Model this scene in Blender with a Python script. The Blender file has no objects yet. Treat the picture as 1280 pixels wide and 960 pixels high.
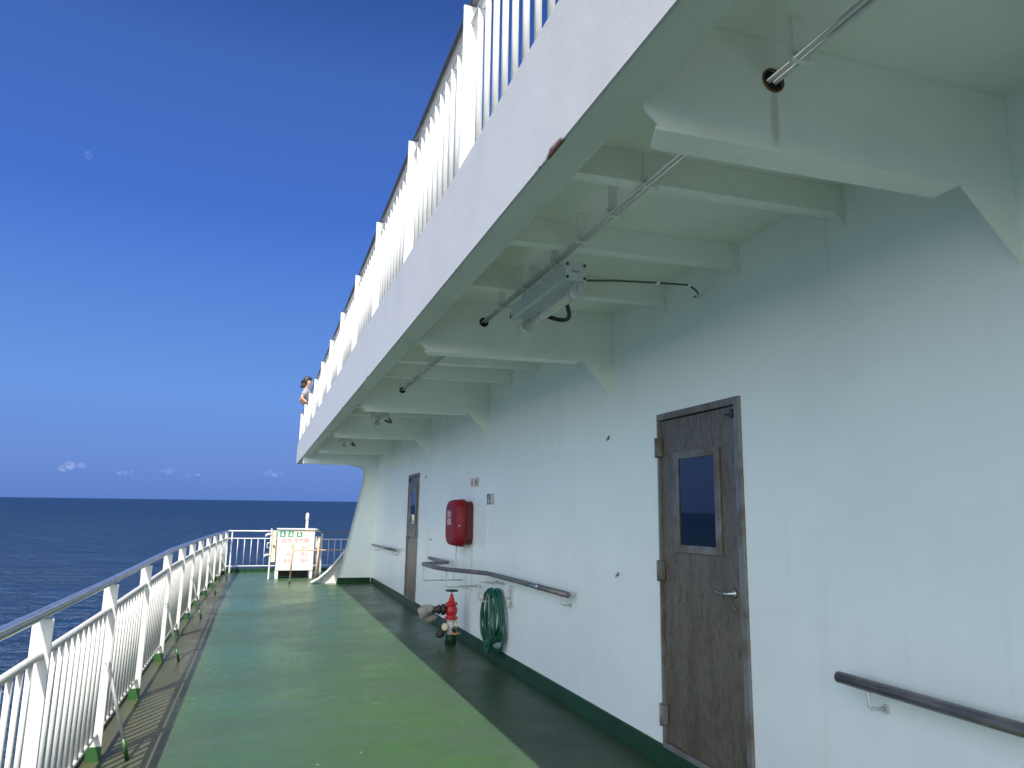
import bpy, bmesh, math, random
from mathutils import Vector, Matrix
from mathutils.geometry import tessellate_polygon
random.seed(7)
R = math.radians
scene = bpy.context.scene
col = scene.collection

# ------------------------------------------------------------------ camera
F = 905.0; H = 1.65; ROLL = 0.0165; VX, VY = 321.5, 639.5
dx, dy = VX-640, -(VY-480)
a = dx*math.cos(ROLL)-dy*math.sin(ROLL); b = dx*math.sin(ROLL)+dy*math.cos(ROLL)
pitch = math.atan(-b/F); yaw = math.atan2(-a, math.hypot(F, b))
fw = Vector((math.sin(yaw)*math.cos(pitch), math.cos(yaw)*math.cos(pitch), math.sin(pitch)))
r0 = fw.cross(Vector((0, 0, 1))).normalized(); u0 = r0.cross(fw)
rt = r0*math.cos(ROLL)+u0*math.sin(ROLL); up_ = -r0*math.sin(ROLL)+u0*math.cos(ROLL)
CAM = Vector((0, 0, H))
cd = bpy.data.cameras.new('camera'); cam = bpy.data.objects.new('camera', cd); col.objects.link(cam)
m3 = Matrix((rt, up_, -fw)).transposed()
cam.matrix_world = Matrix.Translation(CAM) @ m3.to_4x4()
cd.sensor_fit = 'HORIZONTAL'; cd.sensor_width = 36; cd.lens = F/1280*36
cd.clip_start = 0.05; cd.clip_end = 200000
scene.camera = cam
def ray(x, y): return fw + rt*((x-640)/F) - up_*((y-480)/F)

# ------------------------------------------------------------------ world / sun
# the ship is trimmed a little by the bow: true vertical in the ship's axes
UP = ray(445, 627).cross(ray(0, 621)).normalized()
if UP.z < 0: UP = -UP
QT = Vector((0, 0, 1)).rotation_difference(UP)          # level frame -> ship frame
SUN = Vector((-0.335, -0.62, 1.0)).normalized()
sl = QT.inverted() @ SUN
sun_el = math.asin(sl.z); sun_az = math.atan2(sl.x, sl.y)
w = bpy.data.worlds.new('World'); scene.world = w; w.use_nodes = True
nt = w.node_tree; nt.nodes.clear()
out = nt.nodes.new('ShaderNodeOutputWorld'); bg = nt.nodes.new('ShaderNodeBackground')
sky = nt.nodes.new('ShaderNodeTexSky'); sky.sky_type = 'NISHITA'; sky.sun_disc = False
sky.sun_elevation = sun_el; sky.sun_rotation = sun_az
sky.altitude = 0; sky.air_density = 1.0; sky.dust_density = 0.6; sky.ozone_density = 1.0
tc = nt.nodes.new('ShaderNodeTexCoord'); mp = nt.nodes.new('ShaderNodeMapping'); mp.vector_type = 'POINT'
mp.inputs['Rotation'].default_value = QT.inverted().to_euler()
nt.links.new(tc.outputs['Generated'], mp.inputs['Vector']); 
# the bright half is sampled a little above the horizon: evens out its light on the shaded wall
mx_ = nt.nodes.new('ShaderNodeVectorMath'); mx_.operation = 'MAXIMUM'; mx_.inputs[1].default_value = (-2, -2, 0.16)
nt.links.new(mp.outputs[0], mx_.inputs[0]); nt.links.new(mx_.outputs[0], sky.inputs[0])
# clear maritime sky: away from the sun it is a deeper blue than the model gives
EXPO = 0.80; STR = 0.15; KS = 4.0
sp = nt.nodes.new('ShaderNodeSeparateXYZ'); nt.links.new(mp.outputs[0], sp.inputs[0])
ramp = nt.nodes.new('ShaderNodeValToRGB'); nt.links.new(sp.outputs['Z'], ramp.inputs['Fac'])
el = ramp.color_ramp.elements
stops = [(0.0, (.115, .225, .590)), (0.05, (.150, .275, .660)), (0.13, (.150, .320, .760)), (0.31, (.078, .206, .660)), (0.36, (.064, .172, .605)), (0.52, (.054, .140, .475)), (0.60, (.033, .095, .350)), (1.0, (.022, .066, .27))]
while len(el) < len(stops): el.new(0.5)
for e_, (p_, c_) in zip(el, stops):
    e_.position = p_; k_ = 1/(STR*2**EXPO*KS); e_.color = (c_[0]*k_, c_[1]*k_, c_[2]*k_, 1)
sc4 = nt.nodes.new('ShaderNodeVectorMath'); sc4.operation = 'SCALE'; sc4.inputs['Scale'].default_value = KS
nt.links.new(ramp.outputs['Color'], sc4.inputs[0])
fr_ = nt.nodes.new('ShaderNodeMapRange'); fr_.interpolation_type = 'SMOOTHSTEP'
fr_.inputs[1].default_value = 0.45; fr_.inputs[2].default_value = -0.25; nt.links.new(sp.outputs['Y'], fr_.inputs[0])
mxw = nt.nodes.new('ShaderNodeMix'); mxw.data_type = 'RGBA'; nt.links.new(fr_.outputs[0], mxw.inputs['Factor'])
scn = nt.nodes.new('ShaderNodeVectorMath'); scn.operation = 'MULTIPLY'; scn.inputs[1].default_value = (2.25, 1.75, 1.32); nt.links.new(sky.outputs[0], scn.inputs[0])  # unseen sun-side sky brightened and warmed to fill the shaded wall and ceiling
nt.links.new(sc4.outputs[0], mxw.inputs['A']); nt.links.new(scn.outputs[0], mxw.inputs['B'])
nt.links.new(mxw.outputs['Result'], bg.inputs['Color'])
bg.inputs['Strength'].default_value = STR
nt.links.new(bg.outputs[0], out.inputs[0])
sd = bpy.data.lights.new('sun', 'SUN'); sd.energy = 5.0; sd.angle = R(0.53); sd.color = (1.0, 0.95, 0.87)
so = bpy.data.objects.new('sun', sd); col.objects.link(so); so.location = (-20, -30, 60)
so.rotation_euler = SUN.to_track_quat('Z', 'Y').to_euler()
scene.view_settings.view_transform = 'Standard'; scene.view_settings.look = 'None'
scene.view_settings.exposure = EXPO; scene.view_settings.gamma = 1.0; scene.view_settings.use_curve_mapping = False
scene.render.engine = 'CYCLES'
scene.render.resolution_x = 1024; scene.render.resolution_y = 768
scene.cycles.max_bounces = 10; scene.cycles.diffuse_bounces = 6; scene.cycles.volume_bounces = 1

# ------------------------------------------------------------------ materials
def mat(name, color, rough=0.5, metal=0.0, spec=0.5, var=0.0, vscale=3.0, bump=0.0, bscale=60.0, coat=0.0,
        stretch=(1, 1, 1), color2=None, mixr=(0.45, 0.62), rvar=0.0, trans=0.0, bump2=0.0, b2scale=3.0):
    m = bpy.data.materials.new(name); m.use_nodes = True
    n = m.node_tree; p = n.nodes['Principled BSDF']
    p.inputs['Base Color'].default_value = (*color, 1); p.inputs['Roughness'].default_value = rough
    p.inputs['Metallic'].default_value = metal; p.inputs['Specular IOR Level'].default_value = spec
    p.inputs['Coat Weight'].default_value = coat; p.inputs['Transmission Weight'].default_value = trans
    g = n.nodes.new('ShaderNodeNewGeometry'); mp = n.nodes.new('ShaderNodeMapping')
    mp.inputs['Scale'].default_value = stretch; n.links.new(g.outputs['Position'], mp.inputs['Vector'])
    if var or color2:
        t = n.nodes.new('ShaderNodeTexNoise'); t.inputs['Scale'].default_value = vscale
        t.inputs['Detail'].default_value = 6; t.inputs['Roughness'].default_value = 0.65
        n.links.new(mp.outputs[0], t.inputs['Vector'])
        rp = n.nodes.new('ShaderNodeMapRange'); rp.inputs[1].default_value = mixr[0]; rp.inputs[2].default_value = mixr[1]
        n.links.new(t.outputs['Fac'], rp.inputs[0])
        mx = n.nodes.new('ShaderNodeMix'); mx.data_type = 'RGBA'
        c2 = color2 if color2 else tuple(c*(1-var) for c in color)
        mx.inputs['A'].default_value = (*color, 1); mx.inputs['B'].default_value = (*c2, 1)
        n.links.new(rp.outputs[0], mx.inputs['Factor']); n.links.new(mx.outputs['Result'], p.inputs['Base Color'])
        if rvar:
            r2 = n.nodes.new('ShaderNodeMapRange'); r2.inputs[1].default_value = 0.35; r2.inputs[2].default_value = 0.65
            r2.inputs[3].default_value = rough-rvar; r2.inputs[4].default_value = rough+rvar
            n.links.new(t.outputs['Fac'], r2.inputs[0]); n.links.new(r2.outputs[0], p.inputs['Roughness'])
    prev = None
    for bs, sc in ((bump, bscale), (bump2, b2scale)):
        if bs:
            t = n.nodes.new('ShaderNodeTexNoise'); t.inputs['Scale'].default_value = sc; t.inputs['Detail'].default_value = 3
            n.links.new(g.outputs['Position'], t.inputs['Vector'])
            bm = n.nodes.new('ShaderNodeBump'); bm.inputs['Strength'].default_value = 1.0; bm.inputs['Distance'].default_value = bs
            n.links.new(t.outputs['Fac'], bm.inputs['Height'])
            if prev: n.links.new(prev.outputs[0], bm.inputs['Normal'])
            n.links.new(bm.outputs[0], p.inputs['Normal']); prev = bm
    return m

def N(m, kind, **kw):
    x = m.node_tree.nodes.new(kind)
    for k, v in kw.items(): setattr(x, k, v)
    return x
def base_in(m):
    """socket currently feeding base colour, or a colour node"""
    p = m.node_tree.nodes['Principled BSDF']
    l = p.inputs['Base Color'].links
    if l: return l[0].from_socket
    c = N(m, 'ShaderNodeRGB'); c.outputs[0].default_value = p.inputs['Base Color'].default_value; return c.outputs[0]
def overlay(m, fac_socket, color):
    mx = N(m, 'ShaderNodeMix', data_type='RGBA'); s = base_in(m); L = m.node_tree.links
    L.new(s, mx.inputs['A']); mx.inputs['B'].default_value = (*color, 1); L.new(fac_socket, mx.inputs['Factor'])
    L.new(mx.outputs['Result'], m.node_tree.nodes['Principled BSDF'].inputs['Base Color'])
def math_(m, op, a, b=None, clamp=False):
    x = N(m, 'ShaderNodeMath', operation=op, use_clamp=clamp)
    for i, v in enumerate((a, b)):
        if v is None: continue
        if isinstance(v, (int, float)): x.inputs[i].default_value = v
        else: m.node_tree.links.new(v, x.inputs[i])
    return x.outputs[0]
def rng(m, s, lo, hi, a=0.0, b=1.0):
    x = N(m, 'ShaderNodeMapRange'); x.inputs[1].default_value = lo; x.inputs[2].default_value = hi
    x.inputs[3].default_value = a; x.inputs[4].default_value = b; m.node_tree.links.new(s, x.inputs[0]); return x.outputs[0]
def noise(m, scale, stretch=(1, 1, 1), detail=4, rough=0.6):
    g = N(m, 'ShaderNodeNewGeometry'); mp = N(m, 'ShaderNodeMapping'); mp.inputs['Scale'].default_value = stretch
    m.node_tree.links.new(g.outputs['Position'], mp.inputs['Vector'])
    t = N(m, 'ShaderNodeTexNoise'); t.inputs['Scale'].default_value = scale; t.inputs['Detail'].default_value = detail
    t.inputs['Roughness'].default_value = rough
    m.node_tree.links.new(mp.outputs[0], t.inputs['Vector']); return t.outputs['Fac']
def axis(m, i):
    g = N(m, 'ShaderNodeNewGeometry'); s = N(m, 'ShaderNodeSeparateXYZ'); m.node_tree.links.new(g.outputs['Position'], s.inputs[0])
    return s.outputs[i]
def spot(m, pts, rad, nz=0.0, nscale=60, axes=(1, 1, 1)):
    """soft mask around given points (real stains and chips on the surface)"""
    L = m.node_tree.links; acc = None
    g = N(m, 'ShaderNodeNewGeometry')
    nn = noise(m, nscale)
    for pnt, rr in [(p, rad) if len(p) == 3 else (p[:3], p[3]) for p in pts]:
        v = N(m, 'ShaderNodeVectorMath', operation='SUBTRACT'); L.new(g.outputs['Position'], v.inputs[0]); v.inputs[1].default_value = pnt
        v2 = N(m, 'ShaderNodeVectorMath', operation='MULTIPLY'); L.new(v.outputs[0], v2.inputs[0]); v2.inputs[1].default_value = axes
        le = N(m, 'ShaderNodeVectorMath', operation='LENGTH'); L.new(v2.outputs[0], le.inputs[0])
        d = math_(m, 'ADD', le.outputs['Value'], math_(m, 'MULTIPLY', math_(m, 'SUBTRACT', nn, 0.5), nz))
        k = rng(m, d, rr, rr*0.55)
        acc = k if acc is None else math_(m, 'MAXIMUM', acc, k)
    return acc

WHITE = (0.80, 0.855, 0.845)
M = {}; XW_ = 2.68
M['wall'] = mat('wall_paint', WHITE, 0.34, var=0.05, vscale=0.8, bump=0.0006, bscale=160, bump2=0.016, b2scale=1.5)
st = math_(M['wall'], 'MULTIPLY', rng(M['wall'], noise(M['wall'], 9, (1, 1, 0.06)), 0.60, 0.80), 0.22)
overlay(M['wall'], st, (0.50, 0.47, 0.36))
sc_ = math_(M['wall'], 'MULTIPLY', rng(M['wall'], noise(M['wall'], 3.0, (1, 1, 1), 8, .75), 0.68, 0.74), 0.35); overlay(M['wall'], sc_, (0.45, 0.46, 0.45))
overlay(M['wall'], math_(M['wall'], 'MULTIPLY', spot(M['wall'], [(XW_, 9.30, 1.08, .16), (XW_, 9.36, 1.18, .10), (XW_, 9.55, 0.62, .15), (XW_, 11.9, 1.1, .12)], 0.1, 0.10, 22, (1, 2.6, 0.28)), 0.30), (0.42, 0.36, 0.22))
overlay(M['wall'], math_(M['wall'], 'MULTIPLY', spot(M['wall'], [(XW_, 9.26, 1.27, .03), (XW_, 9.3, 1.84, .022), (XW_, 4.57, 2.12, .02), (XW_, 4.57, 1.25, .02)], 0.1, 0.05, 40, (1, 1, 1)), 0.6), (0.30, 0.18, 0.08))
M['ceil'] = mat('ceiling_paint', (0.86, 0.86, 0.78), 0.40, var=0.06, vscale=1.5, bump=0.0006, bscale=140, bump2=0.006, b2scale=2.5)
M['beam'] = mat('beam_paint', (0.85, 0.86, 0.79), 0.40, var=0.06, vscale=2.0, bump=0.0005, bscale=140)
rs = math_(M['beam'], 'MULTIPLY', rng(M['beam'], noise(M['beam'], 7, (1, 1, 1), 8, .8), 0.69, 0.73), 0.55); overlay(M['beam'], rs, (0.30, 0.17, 0.08))
# rust run under the pipe hole of the near beam
overlay(M['beam'], math_(M['beam'], 'MULTIPLY', spot(M['beam'], [(1.565, 1.85, 3.00)], 0.13, 0.05, 30, (6.0, 1, 1)), 0.45), (0.42, 0.36, 0.20))
M['under'] = mat('flange_paint', (0.58, 0.61, 0.53), 0.45, var=0.10, vscale=2.0, bump=0.0006, bscale=120)
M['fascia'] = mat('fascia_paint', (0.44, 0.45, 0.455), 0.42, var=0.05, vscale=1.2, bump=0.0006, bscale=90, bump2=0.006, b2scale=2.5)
k = math_(M['fascia'], 'MULTIPLY', rng(M['fascia'], noise(M['fascia'], 8, (1, 1, 0.03)), 0.66, 0.80), 0.35); overlay(M['fascia'], k, (0.50, 0.34, 0.20))
ru = spot(M['fascia'], [(0.9, 2.23, 2.925, .035), (0.9, 2.17, 2.93, .022), (0.9, 2.32, 2.925, .016), (0.9, 6.9, 2.93, .02), (0.9, 9.1, 2.93, .02)], 0.03, 0.06, 25, (1, 0.45, 1)); overlay(M['fascia'], ru, (0.10, 0.035, 0.010))
M['rail'] = mat('rail_paint', (0.52, 0.525, 0.51), 0.32, var=0.06, vscale=6, bump=0.0003, bscale=120)
overlay(M['rail'], math_(M['rail'], 'MULTIPLY', rng(M['rail'], noise(M['rail'], 9, (1, 1, .4), 8, .8), 0.68, 0.73), 0.6), (0.42, 0.20, 0.08))
# deck paint
D = mat('deck_paint', (0.031, 0.076, 0.024), 0.31, spec=0.5, color2=(0.036, 0.066, 0.042), vscale=0.6, mixr=(0.40, 0.60), rvar=0.13, bump=0.0014, bscale=240, bump2=0.0030, b2scale=5)
M['deck'] = D; D.node_tree.nodes['Principled BSDF'].inputs['IOR'].default_value = 1.22
overlay(D, math_(D, 'MULTIPLY', rng(D, noise(D, 1.1, (.5, 3.2, 1), 7, .7), 0.50, 0.64), 0.50), (0.046, 0.070, 0.056))
overlay(D, math_(D, 'MULTIPLY', rng(D, noise(D, 2.6, (.4, 3.5, 1), 6, .7), 0.55, 0.66), 0.40), (0.050, 0.058, 0.040))
overlay(D, math_(D, 'MULTIPLY', rng(D, noise(D, 5, (1, 1, 1), 4, .6), 0.50, 0.72), 0.35), (0.022, 0.046, 0.018))
overlay(D, math_(D, 'MULTIPLY', rng(D, axis(D, 0), -0.46, -0.60), 0.75), (0.066, 0.062, 0.036))
overlay(D, math_(D, 'MULTIPLY', rng(D, noise(D, 20, (1, 1, 1), 1, .3), 0.83, 0.85), 0.8), (0.36, 0.38, 0.32))
M['green'] = mat('coaming_paint', (0.010, 0.050, 0.021), 0.5, spec=0.25, var=0.3, vscale=4, bump=0.001, bscale=60)
M['greenpost'] = mat('post_foot_paint', (0.022, 0.085, 0.022), 0.4, var=0.3, vscale=9)
M['steel'] = mat('worn_steel', (0.175, 0.150, 0.120), 0.36, metal=0.25, spec=0.4, color2=(0.105, 0.083, 0.062), vscale=75, stretch=(1, 1, 0.2), rvar=0.10, bump=0.0004, bscale=300)
overlay(M['steel'], math_(M['steel'], 'MULTIPLY', rng(M['steel'], noise(M['steel'], 3.0, (1, 2.2, 0.45), 7, .72), 0.46, 0.66), 0.6), (0.070, 0.056, 0.038))
overlay(M['steel'], math_(M['steel'], 'MULTIPLY', rng(M['steel'], noise(M['steel'], 7.0, (1, 2.5, 0.25), 7, .75), 0.56, 0.72), 0.5), (0.26, 0.23, 0.19))
overlay(M['steel'], math_(M['steel'], 'MULTIPLY', rng(M['steel'], noise(M['steel'], 120, (1, 1, 1), 3, .75), 0.5, 0.7), 0.35), (0.24, 0.23, 0.21))
M['doorframe'] = mat('frame_steel', (0.20, 0.20, 0.195), 0.42, metal=0.15, color2=(0.13, 0.105, 0.08), vscale=5, bump=0.0004, bscale=200)
M['handrail'] = mat('handrail_varnish', (0.14, 0.13, 0.13), 0.30, metal=0.35, color2=(0.22, 0.20, 0.19), vscale=14, stretch=(1, .3, 1))
M['toprail'] = mat('top_rail_steel', (0.40, 0.42, 0.45), 0.24, metal=0.85, var=0.3, vscale=5)
M['toprail_dark'] = mat('top_rail_dark', (0.10, 0.10, 0.11), 0.3, metal=0.3, var=0.3, vscale=5)
M['darkmetal'] = mat('dark_metal', (0.05, 0.05, 0.05), 0.4, metal=0.5)
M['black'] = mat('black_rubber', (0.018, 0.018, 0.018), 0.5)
M['hole'] = mat('hole_shade', (0.01, 0.01, 0.01), 0.8)
M['glass'] = mat('dark_glass', (0.006, 0.012, 0.022), 0.03, spec=0.9)
M['red'] = mat('red_plastic', (0.24, 0.008, 0.018), 0.50, spec=0.3, var=0.3, vscale=7)
M['redvalve'] = mat('red_valve_paint', (0.50, 0.018, 0.018), 0.32, var=0.25, vscale=20)
M['redside'] = mat('red_back', (0.10, 0.01, 0.015), 0.45)
M['hose'] = mat('green_hose', (0.009, 0.095, 0.062), 0.33, var=0.2, vscale=20)
M['hose_dull'] = mat('grey_hose', (0.25, 0.27, 0.26), 0.5)
M['canvas'] = mat('grey_canvas', (0.33, 0.31, 0.275), 0.85, var=0.25, vscale=18, bump=0.004, bscale=30)
M['white'] = mat('white_paint', (0.56, 0.56, 0.54), 0.35, var=0.07, vscale=8)
M['cream'] = mat('cream_paint', (0.72, 0.66, 0.46), 0.45, var=0.15, vscale=12)
M['brass'] = mat('brass', (0.55, 0.38, 0.12), 0.35, metal=0.8)
M['rustpipe'] = mat('rusty_pipe', (0.55, 0.27, 0.13), 0.6, color2=(0.62, 0.52, 0.44), vscale=7, mixr=(.45, .6))
M['lamp'] = mat('lamp_housing', (0.66, 0.68, 0.66), 0.45, var=0.12, vscale=9)
M['acrylic'] = mat('acrylic_tube', (0.62, 0.62, 0.52), 0.12, spec=0.7, var=.1, vscale=9)
M['cable'] = mat('cable', (0.10, 0.10, 0.09), 0.6)
M['conduit'] = mat('conduit', (0.58, 0.59, 0.57), 0.45, var=.1, vscale=9)
M['rust'] = mat('rust', (0.22, 0.09, 0.03), 0.8, var=.5, vscale=40)
M['sign_dark'] = mat('sign_dark', (0.06, 0.055, 0.06), 0.4)
M['sign_grey'] = mat('sign_grey', (0.40, 0.38, 0.36), 0.5)
M['sign_beige'] = mat('sign_beige', (0.55, 0.48, 0.40), 0.5, var=.2, vscale=30)
M['sign_red'] = mat('sign_red', (0.45, 0.08, 0.05), 0.5)
M['sign_green'] = mat('sign_green', (0.02, 0.22, 0.11), 0.5)
M['sign_white'] = mat('sign_white', (0.72, 0.73, 0.72), 0.5)
M['text_red'] = mat('text_red', (0.55, 0.33, 0.33), 0.5)
M['text_grey'] = mat('text_grey', (0.44, 0.44, 0.44), 0.5)
M['skin'] = mat('skin', (0.34, 0.19, 0.13), 0.5)
M['hair'] = mat('hair', (0.018, 0.012, 0.010), 0.5)
M['shirt'] = mat('shirt_grey', (0.20, 0.21, 0.24), 0.8, var=.15, vscale=20)
M['trousers'] = mat('trousers_dark', (0.05, 0.055, 0.07), 0.8)
M['hull'] = mat('hull_paint', (0.70, 0.71, 0.72), 0.4, var=.08, vscale=1)
M['pole'] = M['white']

# ------------------------------------------------------------------ mesh helpers
def root_loc(p):
    while p.parent: p = p.parent
    return p.location.copy()
class MB:
    def __init__(s): s.bm = bmesh.new()
    def box(s, x0, x1, y0, y1, z0, z1, bevel=0.0):
        vs = [s.bm.verts.new((x, y, z)) for x in (x0, x1) for y in (y0, y1) for z in (z0, z1)]
        fs = [(0, 1, 3, 2), (4, 6, 7, 5), (0, 4, 5, 1), (2, 3, 7, 6), (0, 2, 6, 4), (1, 5, 7, 3)]
        fc = [s.bm.faces.new([vs[i] for i in f]) for f in fs]
        if bevel:
            ed = list({e for f in fc for e in f.edges})
            bmesh.ops.bevel(s.bm, geom=ed, offset=bevel, segments=2, affect='EDGES', profile=0.5)
        return s
    def tube(s, pts, r, n=12, cap=True, closed=False):
        pts = [Vector(p) for p in pts]; rr = r if isinstance(r, (list, tuple)) else [r]*len(pts)
        rings = []; prev = None; K = len(pts)
        for i, p in enumerate(pts):
            if closed: t = (pts[(i+1) % K]-pts[i-1]).normalized()
            elif i == 0: t = (pts[1]-pts[0]).normalized()
            elif i == K-1: t = (pts[-1]-pts[-2]).normalized()
            else: t = ((pts[i+1]-p).normalized()+(p-pts[i-1]).normalized()).normalized()
            if prev is None:
                ax = Vector((0, 0, 1)) if abs(t.z) < 0.9 else Vector((1, 0, 0))
                nrm = t.cross(ax).normalized()
            else:
                nrm = (prev - t*prev.dot(t)).normalized()
            prev = nrm; bn = t.cross(nrm)
            k = 1.0
            if 0 < i < K-1 or closed:
                c = (pts[(i+1) % K]-p).normalized().dot((p-pts[i-1]).normalized())
                k = 1.0
            rings.append([s.bm.verts.new(p+(nrm*math.cos(2*math.pi*j/n)+bn*math.sin(2*math.pi*j/n))*rr[i]*k) for j in range(n)])
        L = K if closed else K-1
        for i in range(L):
            A, B = rings[i], rings[(i+1) % K]
            for j in range(n):
                f = s.bm.faces.new((A[j], A[(j+1) % n], B[(j+1) % n], B[j])); f.smooth = True
        if cap and not closed:
            s.bm.faces.new(rings[0][::-1]); s.bm.faces.new(rings[-1])
        return s
    def lathe(s, base, prof, n=20, axis=(0, 0, 1)):
        """profile of (distance along axis, radius)"""
        ax = Vector(axis).normalized(); base = Vector(base)
        pts = [base+ax*h for h, r in prof]
        q = Vector((0, 0, 1)).rotation_difference(ax)
        rings = [[s.bm.verts.new(base+ax*h+q @ Vector((r*math.cos(2*math.pi*j/n), r*math.sin(2*math.pi*j/n), 0))) for j in range(n)] for h, r in prof]
        for A, B in zip(rings, rings[1:]):
            for j in range(n):
                f = s.bm.faces.new((A[j], A[(j+1) % n], B[(j+1) % n], B[j])); f.smooth = True
        s.bm.faces.new(rings[0][::-1]); s.bm.faces.new(rings[-1])
        return s
    def prism(s, poly, plane, c0, c1, holes=()):
        """poly of 2D points in plane 'xz' (extruded in y), 'yz' (in x), 'xy' (in z); c may be a function"""
        def P(u, v, c):
            return {'xz': (u, c, v), 'yz': (c, u, v), 'xy': (u, v, c)}[plane]
        loops = [list(poly)]+[list(h) for h in holes]
        flat = [p for l in loops for p in l]
        tris = tessellate_polygon([[Vector((p[0], p[1], 0)) for p in l] for l in loops])
        A = [s.bm.verts.new(P(p[0], p[1], c0)) for p in flat]; B = [s.bm.verts.new(P(p[0], p[1], c1)) for p in flat]
        for t in tris:
            s.bm.faces.new([A[i] for i in t]); s.bm.faces.new([B[i] for i in t[::-1]])
        o = 0
        for l in loops:
            n = len(l)
            for i in range(n):
                j = (i+1) % n; s.bm.faces.new((A[o+i], A[o+j], B[o+j], B[o+i]))
            o += n
        return s
    def sweep(s, poly, y0, y1, ny=1, f=None):
        """poly of (x,z) swept in y"""
        return s.prism(poly, 'xz', y0, y1)
    def ico(s, c, r, sub=2, sc=(1, 1, 1)):
        mt = Matrix.Translation(c) @ Matrix.Diagonal((r*sc[0], r*sc[1], r*sc[2], 1))
        g = bmesh.ops.create_icosphere(s.bm, subdivisions=sub, radius=1, matrix=mt)
        for v in g['verts']:
            for f in v.link_faces: f.smooth = True
        return s
    def build(s, name, m, parent=None, loc=None):
        bmesh.ops.recalc_face_normals(s.bm, faces=s.bm.faces[:])
        off = root_loc(parent) if parent else Vector(loc or (0, 0, 0))
        bmesh.ops.translate(s.bm, verts=s.bm.verts[:], vec=-off)
        me = bpy.data.meshes.new(name); s.bm.to_mesh(me); s.bm.free()
        me.materials.append(m)
        o = bpy.data.objects.new(name, me); col.objects.link(o)
        if parent: o.parent = parent
        else: o.location = off
        return o
def empty(name, loc, label, cat, group=None):
    o = bpy.data.objects.new(name, None); col.objects.link(o); o.location = loc; o.empty_display_size = 0.1
    o['label'] = label; o['category'] = cat
    if group: o['group'] = group
    return o
def tag(o, label, cat, group=None):
    o['label'] = label; o['category'] = cat
    if group: o['group'] = group
    return o
def link_copy(o, parent, d):
    c = o.copy(); col.objects.link(c); c.parent = parent; c.location = Vector(o.location)+Vector(d); return c
def bevel_mod(o, w=0.003, seg=2):
    b = o.modifiers.new('bevel', 'BEVEL'); b.width = w; b.segments = seg; b.limit_method = 'ANGLE'; return o

# ------------------------------------------------------------------ sea
DK = 0.012; XR = -0.91
def dz(x): return DK*(x+0.91)
SEA_D = 16.0
def make_sea():
    bm = bmesh.new()
    radii = [0, 10, 25, 50, 100, 200, 400, 800, 1600, 3200, 6400, 12800, 30000, 70000]
    n = 64; rings = []
    c = bm.verts.new((0, 0, 0))
    for r in radii[1:]:
        rings.append([bm.verts.new((r*math.cos(2*math.pi*j/n), r*math.sin(2*math.pi*j/n), 0)) for j in range(n)])
    for j in range(n): bm.faces.new((c, rings[0][j], rings[0][(j+1) % n]))
    for A, B in zip(rings, rings[1:]):
        for j in range(n): bm.faces.new((A[j], B[j], B[(j+1) % n], A[(j+1) % n]))
    me = bpy.data.meshes.new('sea'); bm.to_mesh(me); bm.free()
    o = bpy.data.objects.new('sea', me); col.objects.link(o); o['kind'] = 'structure'
    o.rotation_mode = 'QUATERNION'; o.rotation_quaternion = QT; o.location = UP*(-SEA_D)
    m = bpy.data.materials.new('sea_water'); m.use_nodes = True; p = m.node_tree.nodes['Principled BSDF']
    p.inputs['Base Color'].default_value = (0.0022, 0.0115, 0.040, 1); p.inputs['Roughness'].default_value = 0.25
    p.inputs['IOR'].default_value = 1.33; p.inputs['Specular IOR Level'].default_value = 0.085
    L = m.node_tree.links
    tcn = N(m, 'ShaderNodeTexCoord'); prev = None
    for sc, st, dist in ((0.018, (1, 1.6, 1), 4.0), (0.10, (1, 1.9, 1), 2.2), (0.45, (1, 1.4, 1), 1.0), (1.9, (1, 1.5, 1), 0.22)):
        mp = N(m, 'ShaderNodeMapping'); mp.inputs['Scale'].default_value = st; mp.inputs['Rotation'].default_value = (0, 0, 0.45)
        L.new(tcn.outputs['Object'], mp.inputs['Vector'])
        t = N(m, 'ShaderNodeTexNoise'); t.inputs['Scale'].default_value = sc; t.inputs['Detail'].default_value = 5; t.inputs['Roughness'].default_value = .6
        L.new(mp.outputs[0], t.inputs['Vector'])
        b = N(m, 'ShaderNodeBump'); b.inputs['Distance'].default_value = dist; b.inputs['Strength'].default_value = 1
        L.new(t.outputs['Fac'], b.inputs['Height'])
        if prev: L.new(prev, b.inputs['Normal'])
        prev = b.outputs[0]
        if sc in (0.10, 0.45): overlay(m, math_(m, 'MULTIPLY', rng(m, t.outputs['Fac'], .50, .62), .6), (0.007, 0.030, 0.088))
    df_ = N(m, 'ShaderNodeBsdfDiffuse'); gl_ = N(m, 'ShaderNodeBsdfGlossy'); mxs = N(m, 'ShaderNodeMixShader'); mxs.inputs[0].default_value = 0.125
    gl_.inputs['Roughness'].default_value = 0.28; gl_.inputs['Color'].default_value = (0.62, 0.84, 1.0, 1); L.new(prev, gl_.inputs['Normal']); L.new(prev, df_.inputs['Normal'])
    L.new(df_.outputs[0], mxs.inputs[1]); L.new(gl_.outputs[0], mxs.inputs[2]); L.new(mxs.outputs[0], m.node_tree.nodes['Material Output'].inputs['Surface'])
    nz = noise(m, 0.006, (1, 3.0, 1), 5, .6)
    overlay(m, math_(m, 'MULTIPLY', rng(m, nz, .45, .6), .5), (0.005, 0.017, 0.046))
    L.new(base_in(m), df_.inputs['Color'])
    me.materials.append(m)
make_sea()

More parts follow.
